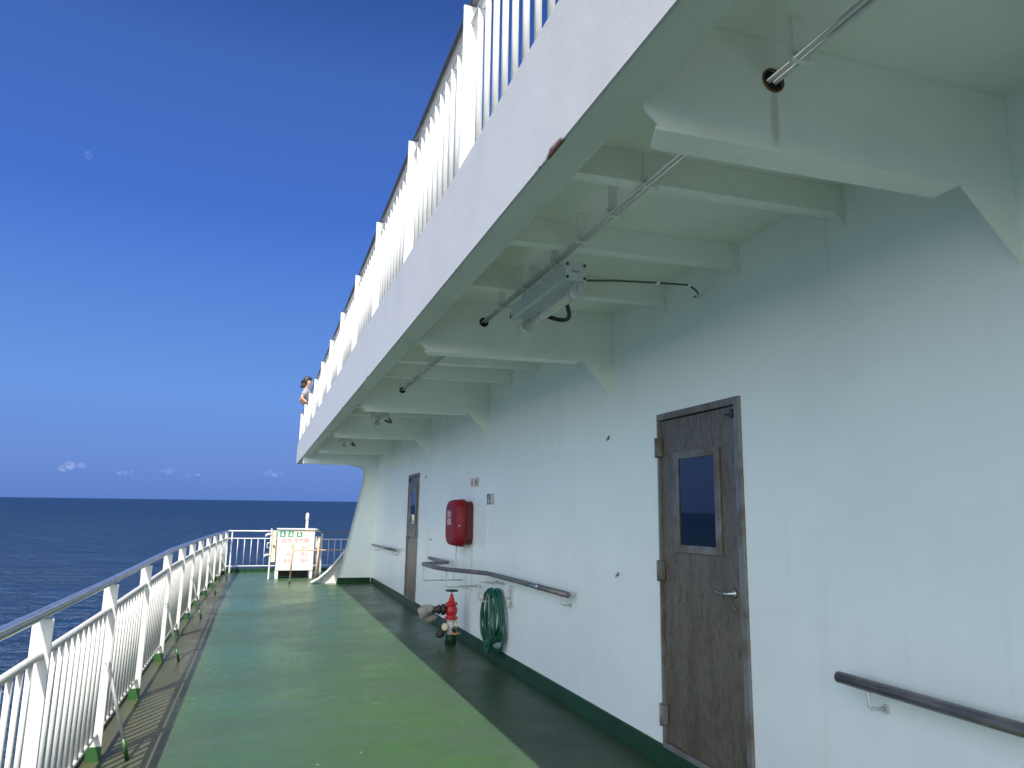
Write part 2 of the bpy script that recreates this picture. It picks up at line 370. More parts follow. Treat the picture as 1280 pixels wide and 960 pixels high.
# ------------------------------------------------------------------ deck and hull
YE = 21.75      # forward end of the side deck
YB = -6.0       # aft end modelled
def deck_slab():
    mb = MB()
    poly = [(-1.03, YB), (4.2, YB), (4.2, YE+0.1), (-0.72, YE+0.1), (-0.86, 19.5), (-1.0, 16), (-1.03, 12)]
    mb.prism(poly, 'xy', -0.12, 0.0)
    for v in mb.bm.verts: v.co.z += dz(v.co.x)
    o = mb.build('deck', M['deck']); o['kind'] = 'structure'
    return o
deck_slab()
mb = MB(); mb.prism([(-1.02, YB), (4.15, YB), (4.15, YE+0.05), (-0.70, YE+0.05), (-0.85, 19.5), (-0.99, 16), (-1.02, 12)], 'xy', -19, -0.14)
tag(mb.build('ship_hull', M['hull']), 'white side of the ship hull under the green deck', 'hull')

# ------------------------------------------------------------------ cabin wall with doors
XW = 2.68
ZC = 3.30
def zceil(x): return 3.285+0.025*(x-1.35)
cab = empty('cabin_wall', (XW, 6, 0), 'long white steel cabin wall with two doors and green foot coaming', 'wall')
d1 = (3.595, 4.545, 0.145, 2.38); d2 = (12.75, 13.70, 0.155, 2.375)
def rect(y0, y1, z0, z1): return [(y0, z0), (y1, z0), (y1, z1), (y0, z1)]
mb = MB(); mb.prism(rect(YB, 17.75, 0.02, zceil(XW)+0.05), 'yz', XW, XW+0.08, holes=[rect(*d1), rect(*d2)])
mb.build('wall_plate', M['wall'], cab)
mb = MB()
for y0, y1 in ((YB, 17.75),):
    mb.prism([(XW-0.004, 0.165), (XW-0.018, 0.158), (XW-0.045, 0.035), (XW+0.01, 0.035), (XW+0.01, 0.165)], 'xz', y0, y1)
mb.build('coaming', M['green'], cab)
# raised weld seams between wall plates
for yy in (1.2, 5.95, 8.62, 10.9, 14.6, 16.4):
    mb = MB(); mb.tube([(XW-0.0005, yy, 0.17), (XW-0.0005, yy, 3.25)], 0.0018, 6); mb.build('weld_seam', M['wall'], cab)

def door(d, hinge_far, name):
    y0, y1, z0, z1 = d; fwid = 0.045; wa = 0.05 if hinge_far else 0.016; wb = 0.016 if hinge_far else 0.05
    lf = MB(); lf.box(XW+0.004, XW+0.05, y0+wa+0.006, y1-wb-0.006, z0+fwid+0.004, z1-fwid-0.006, 0.003)
    leaf = lf.build('door', M['steel'], cab)
    fr = MB()
    fr.prism(rect(y0, y1, z0, z1), 'yz', XW-0.018, XW+0.07, holes=[rect(y0+wa, y1-wb, z0+fwid, z1-fwid)])
    bevel_mod(fr.build('door_frame', M['doorframe'], leaf), 0.003)
    ye = y0+wa+0.008 if hinge_far else y1-wb-0.008; sg = 1 if hinge_far else -1
    eb = MB(); eb.box(XW-0.004, XW+0.0038, min(ye, ye+0.014*sg), max(ye, ye+0.014*sg), z0+fwid+0.006, z1-fwid-0.008); eb.build('edge_strip', M['toprail'], leaf)
    sl = MB(); sl.prism(rect(y0+wa, y1-wb, z0+fwid, z1-fwid), 'yz', XW+0.058, XW+0.066); sl.build('door_seal', M['black'], leaf)
    h = -1 if hinge_far else 1      # direction from latch side to hinge side is +y when hinge_far
    yh = y1-0.02 if hinge_far else y0+0.02
    yl = y0+0.135 if hinge_far else y1-0.135
    s = 1 if hinge_far else -1
    # window
    yc = (y0+y1)/2+0.015*s; wy0, wy1 = yc-0.262, yc+0.262; wz0, wz1 = z0+1.285, z0+1.95
    wf = MB(); wf.prism(rect(wy0, wy1, wz0, wz1), 'yz', XW-0.012, XW+0.0035, holes=[rect(wy0+0.055, wy1-0.055, wz0+0.05, wz1-0.05)])
    bevel_mod(wf.build('window_frame', M['doorframe'], leaf), 0.003)
    wp = MB(); wp.box(XW-0.001, XW+0.0035, wy0+0.055, wy1-0.055, wz0+0.05, wz1-0.05); wp.build('window_pane', M['glass'], leaf)
    rv = MB()
    for zz in [wz0+0.025+i*(wz1-wz0-0.05)/4 for i in range(5)]:
        for yy in (wy0+0.027, wy1-0.027): rv.lathe((XW-0.012, yy, zz), [(0, 0.006), (0.003, 0.004), (0.0035, 0.0005)], 8, (-1, 0, 0))
    rv.build('window_screws', M['steel'], leaf)
    for zz in (z0+0.22, z0+1.15, z1-0.24):
        hg = MB(); hg.tube([(XW-0.036, yh, zz-0.07), (XW-0.036, yh, zz+0.07)], 0.012, 10); hg.box(XW-0.034, XW-0.002, yh-0.03, yh+0.03, zz-0.06, zz+0.06, 0.002)
        hg.build('hinge', M['doorframe'], leaf)
    zz = z0+1.075
    hd = MB(); hd.lathe((XW+0.002, yl, zz), [(0, 0.028), (0.008, 0.028), (0.012, 0.022), (0.013, 0.012), (0.055, 0.011)], 16, (-1, 0, 0))
    hd.tube([(XW-0.045, yl, zz), (XW-0.055, yl+0.015*s, zz), (XW-0.056, yl+0.05*s, zz-0.001), (XW-0.052, yl+0.10*s, zz+0.004), (XW-0.050, yl+0.135*s, zz+0.006)], [0.011, 0.012, 0.010, 0.009, 0.009], 10)
    hd.build('handle', M['toprail'], leaf)
    ky = MB(); ky.lathe((XW+0.002, yl, zz-0.085), [(0, 0.018), (0.006, 0.018), (0.008, 0.012)], 14, (-1, 0, 0)); ky.build('lock_cover', M['steel'], leaf)
    cl = MB(); cl.box(XW-0.02, XW+0.002, yl-0.055*s-0.012, yl-0.055*s+0.012, z1-0.125, z1-0.07, 0.004); cl.tube([(XW-0.015, yl-0.055*s, z1-0.1), (XW-0.02, yl-0.0*s, z1-0.1)], 0.005, 8)
    cl.build('door_catch', M['darkmetal'], leaf)
    return leaf
door(d1, True, 'near'); door(d2, False, 'far')

# end bulkhead with curved edge, joins wall to upper deck
YP = 17.75
def pillar():
    pts = [(XW+0.08, 0.02), (1.84, 0.02)]
    # slanted inner edge up, then rounded corner to underside
    pts += [(1.90, 0.25), (2.02, 0.75), (2.13, 1.25), (2.24, 1.80), (2.32, 2.20), (2.355, 2.40)]
    cx, cz, r = 2.20, 2.60, 0.165
    for i in range(0, 9):
        t = R(-10+i*12.5); pts.append((cx+r*math.cos(t)+0.0, cz+r*math.sin(t)*0.98))
    pts += [(2.05, 2.775), (1.6, 2.782), (0.93, 2.785), (0.93, 3.27), (XW+0.08, 3.31)]
    e = empty('end_bulkhead', (2.2, YP, 0), 'white bulkhead plate with sloping curved edge at the forward end of the wall', 'bulkhead')
    mb = MB(); mb.prism(pts, 'xz', YP, YP+0.012); mb.build('bulkhead_plate', M['wall'], e)
    # face bar along the free edge
    fb = MB(); ed = pts[1:18]
    for (p, q) in zip(ed, ed[1:]):
        n = Vector((q[1]-p[1], -(q[0]-p[0]))).normalized()*-0.010
        vs = []
        for (u, v) in (p, q, (q[0]+n[0], q[1]+n[1]), (p[0]+n[0], p[1]+n[1])): vs.append((u, v))
        fb.prism(vs, 'xz', YP-0.035, YP+0.05)
    fb.build('face_bar', M['white'], e)
    cg = MB(); cg.box(1.86, XW-0.05, YP-0.012, YP-0.001, 0.03, 0.165); cg.build('coaming', M['green'], e)
    return e
pillar()
# foot buttress: flat bar curving up from deck to the bulkhead, with web plate
bt = empty('buttress', (1.75, 18.0, dz(1.75)), 'white curved flat bar brace rising from deck to the bulkhead', 'brace')
pp = [(1.30, 17.90, 0.05), (1.45, 17.90, 0.13), (1.62, 17.90, 0.27), (1.78, 17.90, 0.44), (1.92, 17.90, 0.62), (2.02, 17.90, 0.76)]
mb = MB()
for p, q in zip(pp, pp[1:]):
    mb.prism([(p[0], p[2]), (q[0], q[2]), (q[0], q[2]+0.018), (p[0], p[2]+0.018)], 'xz', 17.78, 18.02)
mb.build('curved_bar', M['white'], bt)
mb = MB(); mb.prism([(1.52, 0.03), (1.84, 0.03), (2.00, 0.70), (1.78, 0.42), (1.62, 0.25)], 'xz', 17.89, 17.90); mb.build('web_plate', M['white'], bt)

# ------------------------------------------------------------------ upper deck
XF = 0.90; ZF = 2.93; ZFT = 3.50; YU = 20.5; XI = 1.05
ud = empty('upper_deck', (XF, 8, ZF), 'white overhanging upper deck with deep edge plate and ribbed underside', 'deck')
mb = MB()
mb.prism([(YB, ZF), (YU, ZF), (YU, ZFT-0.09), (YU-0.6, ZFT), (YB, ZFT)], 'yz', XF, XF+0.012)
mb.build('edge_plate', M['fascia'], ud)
mb = MB(); mb.box(XF+0.012, XI, YB, YU, ZF+0.003, ZF+0.018); mb.build('edge_flange', M['under'], ud)
mb = MB(); mb.prism([(XF+0.012, zceil(XF)), (4.2, zceil(4.2)), (4.2, zceil(4.2)+0.03), (XF+0.012, zceil(XF)+0.03)], 'xz', YB, YU-0.01)
mb.build('ceiling_plate', M['ceil'], ud)
mb = MB(); mb.box(XF+0.014, 4.2, YU-0.012, YU, ZF+0.02, ZFT-0.1); mb.build('end_plate', M['fascia'], ud)
def circle(cx, cz, r, n=20): return [(cx+r*math.cos(2*math.pi*i/n), cz+r*math.sin(2*math.pi*i/n)) for i in range(n)]
BE = [-4.95, -1.55, 1.85, 5.26, 8.67, 12.05, 15.40]
PX, PZ = 1.565, 3.135
def zb(x): return 2.872+0.025*(x-1.13)
for i, y in enumerate(BE):
    mb = MB()
    x0 = XF+0.014
    hole = [circle(PX, PZ, 0.040)] if i in (2, 3, 4) else []
    poly = [(x0, ZF+0.02), (XI-0.002, ZF+0.02), (XI+0.015, ZF+0.005), (XI+0.02, ZF-0.01), (1.13, zb(1.13)), (XW-0.28, zb(XW-.28)), (XW-0.001, zb(XW)-0.29), (XW-0.001, zceil(XW)-0.001), (x0, zceil(x0)-0.001)]
    mb.prism(poly, 'xz', y, y+0.010, holes=hole)
    web = mb.build('beam', M['beam'], ud)
    fl = MB(); fl.prism([(1.10, zb(1.10)-0.012), (XW-0.29, zb(XW-.29)-0.012), (XW-0.29, zb(XW-.29)), (1.10, zb(1.10))], 'xz', y-0.004, y+0.115)
    for v in fl.bm.verts:                      # snipe the outboard end
        if v.co.x < 1.2 and v.co.y > y: v.co.x += 0.05
    fl.build('flange', M['beam'], web)
    if hole:
        gp = MB(); gp.lathe((PX, y+0.009, PZ), [(0, 0.0398), (-0.004, 0.0398)], 20, (0, 1, 0)); gp.build('hole_shade_disc', M['hole'], web)  # flat dark disc standing in for the darkness inside the hole
        rg = MB(); n = 24
        rg.tube([(PX+0.041*math.cos(2*math.pi*j/n), y-0.002, PZ+0.041*math.sin(2*math.pi*j/n)) for j in range(n)], 0.004, 6, closed=True)
        rg.build('hole_collar', M['rust'] if i == 2 else M['beam'], web)
ST = []
for a_, b_ in zip(BE[1:], BE[2:]):
    for k in (1, 2, 3): ST.append(a_+(b_-a_)*k/4)
ST += [BE[-1]+0.85, BE[-1]+1.7]
for y in ST:
    mb = MB(); x0 = XF+0.014
    mb.prism([(x0, zceil(x0)-0.14), (XW-0.001, zceil(XW)-0.14), (XW-0.001, zceil(XW)-0.001), (x0, zceil(x0)-0.001)], 'xz', y, y+0.008)
    mb.prism([(x0, zceil(x0)-0.148), (XW-0.02, zceil(XW)-0.148), (XW-0.02, zceil(XW)-0.139), (x0, zceil(x0)-0.139)], 'xz', y-0.001, y+0.075)
    # little bracket down the wall
    mb.prism([(XW-0.06, zceil(XW)-0.149), (XW-0.0015, zceil(XW)-0.149), (XW-0.0015, zceil(XW)-0.215)], 'xz', y, y+0.008)
    mb.prism([(x0, ZF+0.019), (XI, ZF+0.019), (XI+0.12, zceil(1.1)-0.149), (x0, zceil(1.1)-0.149)], 'xz', y, y+0.008)
    mb.build('stiffener', M['beam'], ud)
# shadow-casting pole under beams seen as a pale lath on the second beam
# ------------------------------------------------------------------ pipes on the ceiling
def hanger_pipe(y0, y1, label, hangers):
    e = empty('cable_pipe', (PX, (y0+y1)/2, PZ), label, 'cable pipe', 'cable pipes under the upper deck')
    for dx_ in (-0.013, 0.013):
        mb = MB(); mb.tube([(PX+dx_, y0, PZ), (PX+dx_, y1, PZ)], 0.009, 8); mb.build('pipe', M['conduit'], e)
    mb = MB(); mb.tube([(PX, y0+.01, PZ+0.013), (PX+0.004, (y0+y1)/2, PZ+0.016), (PX, y1-.01, PZ+0.013)], 0.006, 6)
    mb.build('cable', M['cable'], e)
    for y in hangers:
        mb = MB(); mb.box(PX-0.025, PX+0.02, y-0.004, y+0.004, PZ+0.022, zceil(PX)-0.001)
        mb.box(PX-0.035, PX+0.05, y-0.012, y+0.012, PZ+0.0165, PZ+0.022)
        mb.box(PX-0.035, PX+0.055, y-0.008, y+0.008, PZ-0.013, PZ-0.0095)
        mb.tube([(PX+0.045, y, PZ-0.03), (PX+0.045, y, PZ+0.03)], 0.004, 6)
        mb.tube([(PX-0.03, y, PZ-0.03), (PX-0.03, y, PZ+0.03)], 0.004, 6)
        mb.build('hanger', M['beam'], e)
    return e
hanger_pipe(0.2, 5.35, 'twin conduit pipes passing through the round hole of the nearest beam', (1.2, 1.72, 2.70, 3.05, 3.42, 3.80, 4.30, 4.80))
hanger_pipe(5.9, 8.75, 'short twin conduit pipes between the second and third beams', (6.5, 7.1, 7.9, 8.3))

# ------------------------------------------------------------------ lamps
def lamp(loc, label, small=False):
    x, y, z = loc
    e = empty('deck_lamp', loc, label, 'lamp', 'tube lamps under the upper deck')
    b = MB(); L_ = 0.93
    b.box(x-0.058, x+0.058, y, y+L_, z-0.05, z+0.05, 0.008); body = b.build('housing', M['lamp'], e)
    p = MB(); p.box(x-0.06, x+0.075, y-0.012, y-0.0005, z-0.055, z+0.055, 0.003); p.build('end_cover', M['lamp'], e)
    for a_ in (-0.045, 0.06):
        for c_ in (-0.038, 0.038):
            s = MB(); s.lathe((x+a_, y-0.012, z+c_), [(0, 0.008), (0.006, 0.008), (0.007, 0.004)], 8, (0, -1, 0)); s.build('cover_screw', M['darkmetal'], body)
    s = MB(); s.box(x-0.015, x+0.03, y-0.0145, y-0.0122, z-0.006, z+0.006); s.build('name_plate', M['sign_grey'], body)
    t = MB(); tx, tz = x+0.035, z-0.105
    t.tube([(tx, y+0.06, tz), (tx, y+L_-0.06, tz)], 0.030, 18); t.build('light_tube', M['acrylic'], e)
    for yy in (y+0.01, y+L_-0.07):
        c = MB(); c.tube([(tx, yy, tz), (tx, yy+0.06, tz)], 0.042, 18); c.box(tx-0.018, tx+0.022, yy-0.006, yy+0.05, tz+0.02, z-0.045, 0.003)
        c.build('tube_holder', M['lamp'], e)
    c = MB(); c.box(tx-0.012, tx+0.024, y-0.010, y+0.004, tz-0.012, tz+0.045, 0.002); c.build('clamp', M['white'], e)
    c = MB(); c.tube([(x-0.02, y+L_, z), (x-0.02, y+L_+0.035, z), (x-0.02, y+L_+0.055, z-0.02)], 0.028, 12); c.build('gland', M['black'], e)
    c = MB(); pts = []
    for i in range(11):
        t_ = i/10; ang = math.pi*t_
        pts.append((x+0.06+0.12*math.sin(ang), y+0.30+0.42*t_, z-0.045-0.085*math.sin(ang)))
    c.tube(pts, 0.014, 8); c.build('flexible_cable', M['black'], e)
    for yy in (y+0.22, y+0.78):
        c = MB(); c.box(x-0.03, x+0.01, yy-0.004, yy+0.004, z+0.051, zceil(x)-0.15); c.box(x-0.04, x+0.05, yy-0.02, yy+0.02, z+0.0505, z+0.058)
        c.build('bracket', M['beam'], e)
    return e
lamp((1.60, 3.61, 3.02), 'long tube lamp with screwed end cover hanging nearest under the ceiling')
lamp((1.53, 9.75, 3.06), 'small middle tube lamp with looped cable between the third and fourth beams')
lamp((1.42, 13.0, 3.00), 'farthest tube lamp close to the forward end of the upper deck')
mb = MB()
cp = [(1.66, 3.64, 2.985), (1.9, 3.66, 3.02), (2.2, 3.71, 3.06), (2.46, 3.77, 3.095), (2.56, 3.84, 3.09), (2.655, 3.96, 3.11), (XW-0.005, 4.04, 3.12)]
mb.tube(cp, 0.0065, 8); cbl = mb.build('lamp_cable', M['cable'], None, (2.2, 3.45, 3.0)); tag(cbl, 'thin dark cable running from the nearest lamp to the wall', 'cable')
for p in (cp[2], cp[3], cp[5]):
    c = MB(); c.box(p[0]-0.012, p[0]+0.012, p[1]-0.012, p[1]+0.012, p[2]-0.009, p[2]+0.010, 0.002); c.build('cable_clip', M['beam'], cbl)

# ------------------------------------------------------------------ railings
def railing(name, label, xf, ztop, ys, zdeck, y_lo, y_hi, mid, low, nb, post_w, handmat, stays=(), r_hand=0.027, foot=True, rb=0.0135, group=None, order=None):
    e = empty(name, (xf(ys[1]), ys[1], zdeck), label, 'railing', group)
    def path(z, r, nm, m, off=0.0):
        pts = []; y = y_lo
        while y < y_hi: pts.append((xf(y)+off, y, z(y))); y += 0.9
        pts.append((xf(y_hi)+off, y_hi, z(y_hi)))
        mb = MB(); mb.tube(pts, r, 14); return mb.build(nm, m, e)
    path(ztop, r_hand, 'top_rail', handmat)
    path(lambda y: ztop(y)-mid, 0.019, 'middle_rail', M['rail'], 0.0)
    if low: path(lambda y: zdeck+low, 0.016, 'bottom_rail', M['rail'], 0.0)
    for i, y in enumerate(ys):
        x = xf(y); zt = ztop(y)-r_hand-0.0
        mb = MB(); z0 = zdeck+0.095 if foot else zdeck
        # flat bar set across the rail, slightly wider below the middle rail
        w2 = post_w/2
        mb.prism([(x-w2, z0), (x+w2, z0), (x+w2, zt), (x-w2, zt)], 'xz', y-0.006, y+0.006)
        p = mb.build('post', M['rail'], e)
        if foot:
            f = MB(); f.prism([(x-w2*1.1, zdeck), (x+w2*1.1, zdeck), (x+w2, z0), (x-w2, z0)], 'xz', y-0.0062, y+0.0062); f.build('foot', M['greenpost'], p)
        if i in stays:
            s = MB(); s.tube([(x+0.012, y-0.02, zdeck+0.66), (x+0.035, y-0.03, zdeck+0.63), (x+0.175, y-0.03, zdeck+0.14)], 0.013, 8); stay = s.build('stay', M['rail'], e)
            s = MB(); s.tube([(x+0.1752, y-0.03, zdeck+0.1395), (x+0.212, y-0.03, zdeck+0.002)], 0.0135, 8); s.build('stay_foot', M['greenpost'], stay)
    bl = []
    for k in range(len(ys)-1):
        for j in range(1, nb+1): bl.append(ys[k]+(ys[k+1]-ys[k])*j/(nb+1))
    bl.sort(key=lambda y: y if y > 1.5 else 100-y)
    rest = MB(); anyrest = False
    for q, y in enumerate(bl):
        x = xf(y); z0 = zdeck+(low if low else 0.0); z1 = ztop(y)-mid
        if q < 98:
            mb = MB(); mb.tube([(x, y, z0), (x, y, z1)], rb, 8); mb.build('baluster', M['rail'], e)
        else:
            rest.tube([(x, y, z0), (x, y, z1)], rb, 8); anyrest = True
    if anyrest:
        o = rest.build('balusters', M['rail'], e); o['kind'] = 'stuff'
    else: rest.bm.free()
    return e
def xside(y): return -0.91 if y < 13 else -0.91+0.20*((y-13)/8.5)**1.6
def zside(y): return 1.165+0.025*max(0, 1-abs(y-9.3)/3.5)-0.05*max(0, (y-12)/9)
ys1 = [0.65+1.71*k for k in range(12)]+[21.2]
railing('side_railing', 'long white side railing with grey steel top rail and green post feet', xside, zside, ys1, 0.0, -1.5, 21.45, 0.19, 0.17, 11, 0.088, M['toprail'], stays=(3, 5, 7, 9, 11))
ysu = [-1.35, 0.3, 1.95, 3.58, 5.2, 6.82, 8.44, 10.05, 11.65, 13.3, 14.95, 16.6, 18.2, 19.8]
def zup(y): return 4.54-0.020*max(0, y-5)
XU = XF+0.062
railing('upper_railing', 'white balcony railing with dark top rail along the upper deck edge', lambda y: XU, zup, ysu, ZFT, -2, 19.85, 0.13, 0.0, 10, 0.12, M['toprail_dark'], foot=False, rb=0.017)
# lower curb at the deck edge
mb = MB(); mb.prism([(-1.02, YB), (-1.005, YB), (-1.005, 12), (-0.975, 16), (-0.835, 19.5), (-0.69, YE), (4.1, YE), (4.1, YE+0.02), (-0.71, YE+0.02), (-0.855, 19.5), (-0.99, 16), (-1.02, 12)], 'xy', -0.005, 0.105)
tag(mb.build('deck_curb', M['green']), 'low dark green curb plate standing along the outer deck edge', 'curb')

# bow railing across
br = empty('bow_railing', (0.4, 21.6, 0.02), 'thin white railing closing the forward end of the deck', 'railing')
YR = 21.62
mb = MB(); mb.tube([(-0.70, YR, 1.12), (1.55, YR, 1.12)], 0.018, 10); mb.build('top_rail', M['rail'], br)
mb = MB(); mb.tube([(1.72, YR-.4, 1.10), (4.0, YR-.4, 1.12)], 0.020, 10); mb.build('top_rail', M['toprail_dark'], br)
mb = MB(); mb.tube([(-0.70, YR, 0.92), (1.55, YR, 0.92)], 0.014, 8); mb.build('middle_rail', M['rail'], br)
mb = MB(); mb.tube([(1.55, YR-.4, 0.92), (4.0, YR-.4, 0.92)], 0.014, 8); mb.build('middle_rail', M['rail'], br)
mb = MB(); mb.tube([(-0.70, YR, 0.18), (4.0, YR, 0.20)], 0.014, 8); mb.build('bottom_rail', M['rail'], br)
for x in (-0.60, 1.5): 
    mb = MB(); mb.box(x-0.018, x+0.018, YR-0.006, YR+0.006, dz(x), 1.12); mb.build('post', M['rail'], br)
mb = MB(); mb.box(1.74, 1.78, YR-0.406, YR-0.394, dz(1.7), 1.10); mb.build('post', M['rail'], br)
mb = MB(); mb.box(3.2, 3.24, YR-0.406, YR-0.394, dz(3.2), 1.10); mb.build('post', M['rail'], br)
x = -0.44
while x < 1.45:
    mb = MB(); mb.tube([(x, YR, 0.18), (x, YR, 0.92)], 0.010, 6); mb.build('baluster', M['rail'], br); x += 0.175
for x in (1.62, 1.95, 2.12, 2.29, 2.46, 2.63, 2.8, 2.97):
    mb = MB(); mb.tube([(x, YR-.4, 0.18), (x, YR-.4, 0.92)], 0.010, 6); mb.build('baluster', M['rail'], br)

# ------------------------------------------------------------------ wall handrails
def handrail(path, brackets, label, r=0.026, lightspot=None):
    p0 = path[0]
    e = empty('wall_handrail', (XW, p0[1], p0[2]), label, 'handrail', 'grey handrails on the cabin wall')
    mb = MB(); mb.tube(path, r, 16); mb.build('rail_tube', M['handrail'], e)
    for (x, y, z) in brackets:
        b = MB(); b.tube([(x, y, z-r*.8), (x, y, z-0.085), (x+0.015, y, z-0.10), (XW, y, z-0.105)], 0.008, 8); b.lathe((XW, y, z-0.105), [(0, 0.022), (0.006, 0.020)], 10, (-1, 0, 0))
        b.build('bracket', M['white'], e)
    return e
HX = XW-0.095
handrail([(HX, 2.83, 0.945), (HX, 2.0, 0.942), (HX, 0.3, 0.94), (HX, -1.5, 0.94)], [(HX, 2.66, .945), (HX, 1.4, .942), (HX, 0.2, .94)], 'nearest grey handrail, right of the near steel door')
e2 = handrail([(HX, 5.95, 0.985), (HX, 7.2, 0.99), (HX-0.01, 8.25, 0.99), (2.22, 8.78, 1.0), (2.15, 9.10, 1.0), (2.14, 9.75, 1.0), (HX, 10.2, 0.99), (HX, 10.3, 0.985), (HX, 11.35, 0.985)],
              [(HX, 6.1, .985), (HX, 11.1, .985)], 'bent grey handrail stepping out around the red hydrant and hose')
mb = MB(); mb.tube([(HX, 6.62, 0.987), (HX, 6.90, 0.988)], 0.0275, 16); mb.build('joint_sleeve', M['toprail'], e2)
for (x, y) in ((2.22, 8.8), (2.14, 9.72)):
    mb = MB(); mb.tube([(x, y, 0.975), (x, y, 0.80), (x+0.02, y, 0.79), (XW, y, 0.79)], 0.009, 8); mb.build('bracket', M['white'], e2)
mb = MB(); mb.tube([(2.42, 8.0, 0.80), (2.42, 8.9, 0.79), (XW, 8.95, 0.79)], 0.009, 8); mb.build('bracket', M['white'], e2)
for y in (8.2, 7.95):
    mb = MB(); mb.tube([(HX-0.03, y, 0.965), (HX-0.03, y, 0.90), (XW, y, 0.895)], 0.008, 8); mb.build('bracket', M['white'], e2)
handrail([(HX, 14.3, 0.955), (HX, 15.6, 0.945), (HX, 17.3, 0.935)], [(HX, 14.6, .955), (HX, 17.0, .935)], 'farthest grey handrail, left of the far steel door')

# ------------------------------------------------------------------ hose box
def text_obj(body, size, m, parent, loc, rot, ext=0.001, sx=1.0):
    cu = bpy.data.curves.new('lettering', 'FONT'); cu.body = body; cu.size = size; cu.extrude = ext
    cu.align_x = 'CENTER'; cu.align_y = 'CENTER'; cu.resolution_u = 2
    t = bpy.data.objects.new('tmp', cu); col.objects.link(t)
    dg = bpy.context.evaluated_depsgraph_get(); me = bpy.data.meshes.new_from_object(t.evaluated_get(dg))
    bpy.data.objects.remove(t)
    me.materials.clear(); me.materials.append(m)
    o = bpy.data.objects.new('lettering', me); col.objects.link(o)
    mt = Matrix.Translation(Vector(loc)-(root_loc(parent) if parent else Vector())) @ rot.to_4x4() @ Matrix.Diagonal((sx, 1, 1, 1))
    o.data.transform(mt)
    if parent: o.parent = parent
    return o
hb = empty('fire_hose_box', (XW, 9.7, 1.22), 'red rounded fire hose box fixed to the white wall above the bent handrail', 'hose box')
by0, by1, bz0, bz1 = 9.25, 9.90, 1.240, 1.855; bx = XW-0.27
def rounded(y0, y1, z0, z1, r, n=6):
    P = []
    for (cy, cz, a0) in ((y1-r, z1-r, 0), (y0+r, z1-r, 90), (y0+r, z0+r, 180), (y1-r, z0+r, 270)):
        for i in range(n+1):
            t = R(a0+90*i/n); P.append((cy+r*math.cos(t), cz+r*math.sin(t)))
    return P
mb = MB(); mb.prism(rounded(by0+0.02, by1-0.02, bz0+0.03, bz1-0.03, 0.10), 'yz', XW-0.10, XW-0.002); mb.build('back_shell', M['redside'], hb)
# lid: stacked rounded outlines giving a bulged cover
bm = bmesh.new(); prof = [(0.095, 0.0, 0.10), (0.13, 0.0, 0.10), (0.18, 0.015, 0.10), (0.215, 0.04, 0.09), (0.235, 0.08, 0.08), (0.243, 0.13, 0.06)]
rings = []
for d_, ins, rr in prof:
    rings.append([bm.verts.new((XW-d_, y, z)) for y, z in rounded(by0+ins, by1-ins, bz0+ins*0.6, bz1-ins*0.6, rr+0.05)])
for A, B in zip(rings, rings[1:]):
    n = len(A)
    for j in range(n): f = bm.faces.new((A[j], A[(j+1) % n], B[(j+1) % n], B[j])); f.smooth = True
bm.faces.new(rings[-1]); bm.faces.new(rings[0][::-1])
mb = MB(); mb.bm.free(); mb.bm = bm; lid = mb.build('lid', M['red'], hb)
mb = MB(); mb.box(XW-0.20, XW-0.185, by0-0.006, by0+0.035, 1.50, 1.525, 0.003); mb.build('latch', M['toprail'], lid)
Rw = Matrix(((0, 0, -1), (-1, 0, 0), (0, 1, 0)))   # text facing -X, reading toward -Y
text_obj('消火', 0.10, M['sign_white'], lid, (XW-0.2445, 9.60, 1.655), Rw)
text_obj('栓箱', 0.10, M['sign_white'], lid, (XW-0.2445, 9.60, 1.555), Rw)
Rn = Matrix(((1, 0, 0), (0, 0, -1), (0, 1, 0)))    # text facing -Y
mb = MB(); mb.tube([(XW-0.13, 9.60, 1.245), (XW-0.135, 9.61, 1.12), (XW-0.12, 9.60, 1.02), (XW-0.15, 9.62, 0.90), (XW-0.18, 9.55, 0.80)], 0.009, 8)
tag(mb.build('drain_cord', M['conduit'], None, (XW-0.13, 9.7, 1.0)), 'thin grey cord hanging from the red hose box towards the hydrant', 'cord')

# ------------------------------------------------------------------ hydrant
hx, hy = 2.44, 9.35; hz = dz(hx)
hv = empty('fire_hydrant', (hx, hy, hz), 'red fire hydrant valve on a white pipe inside the bent handrail', 'hydrant')
mb = MB(); mb.lathe((hx, hy, hz-0.005), [(0, 0.085), (0.10, 0.075), (0.14, 0.06)], 18); mb.build('pipe_base', M['green'], hv)
mb = MB(); mb.lathe((hx, hy, hz+0.135), [(0, 0.062), (0.235, 0.062)], 18); mb.build('stand_pipe', M['white'], hv)
mb = MB(); mb.lathe((hx, hy, hz+0.36), [(0, 0.10), (0.03, 0.10), (0.032, 0.065), (0.06, 0.075), (0.10, 0.095), (0.15, 0.095), (0.19, 0.07), (0.205, 0.062), (0.207, 0.092), (0.235, 0.092), (0.24, 0.055), (0.30, 0.040), (0.32, 0.028), (0.36, 0.024)], 22)
mb.lathe((hx, hy, hz+0.50), [(0.0, 0.055), (0.10, 0.052), (0.101, 0.075), (0.125, 0.075)], 18, (-1, 0.05, 0))
for j in range(6):
    t = j*math.pi/3; mb.lathe((hx+0.078*math.cos(t), hy+0.078*math.sin(t), hz+0.56), [(0, 0.009), (0.045, 0.009)], 6)
mb.build('valve_body', M['redvalve'], hv)
mb = MB(); mb.lathe((hx, hy, hz+0.70), [(0, 0.010), (0.09, 0.010)], 10); mb.build('stem', M['steel'], hv)
mb = MB(); n = 28
mb.tube([(hx+0.088*math.cos(2*math.pi*j/n), hy+0.088*math.sin(2*math.pi*j/n), hz+0.775) for j in range(n)], 0.011, 8, closed=True)
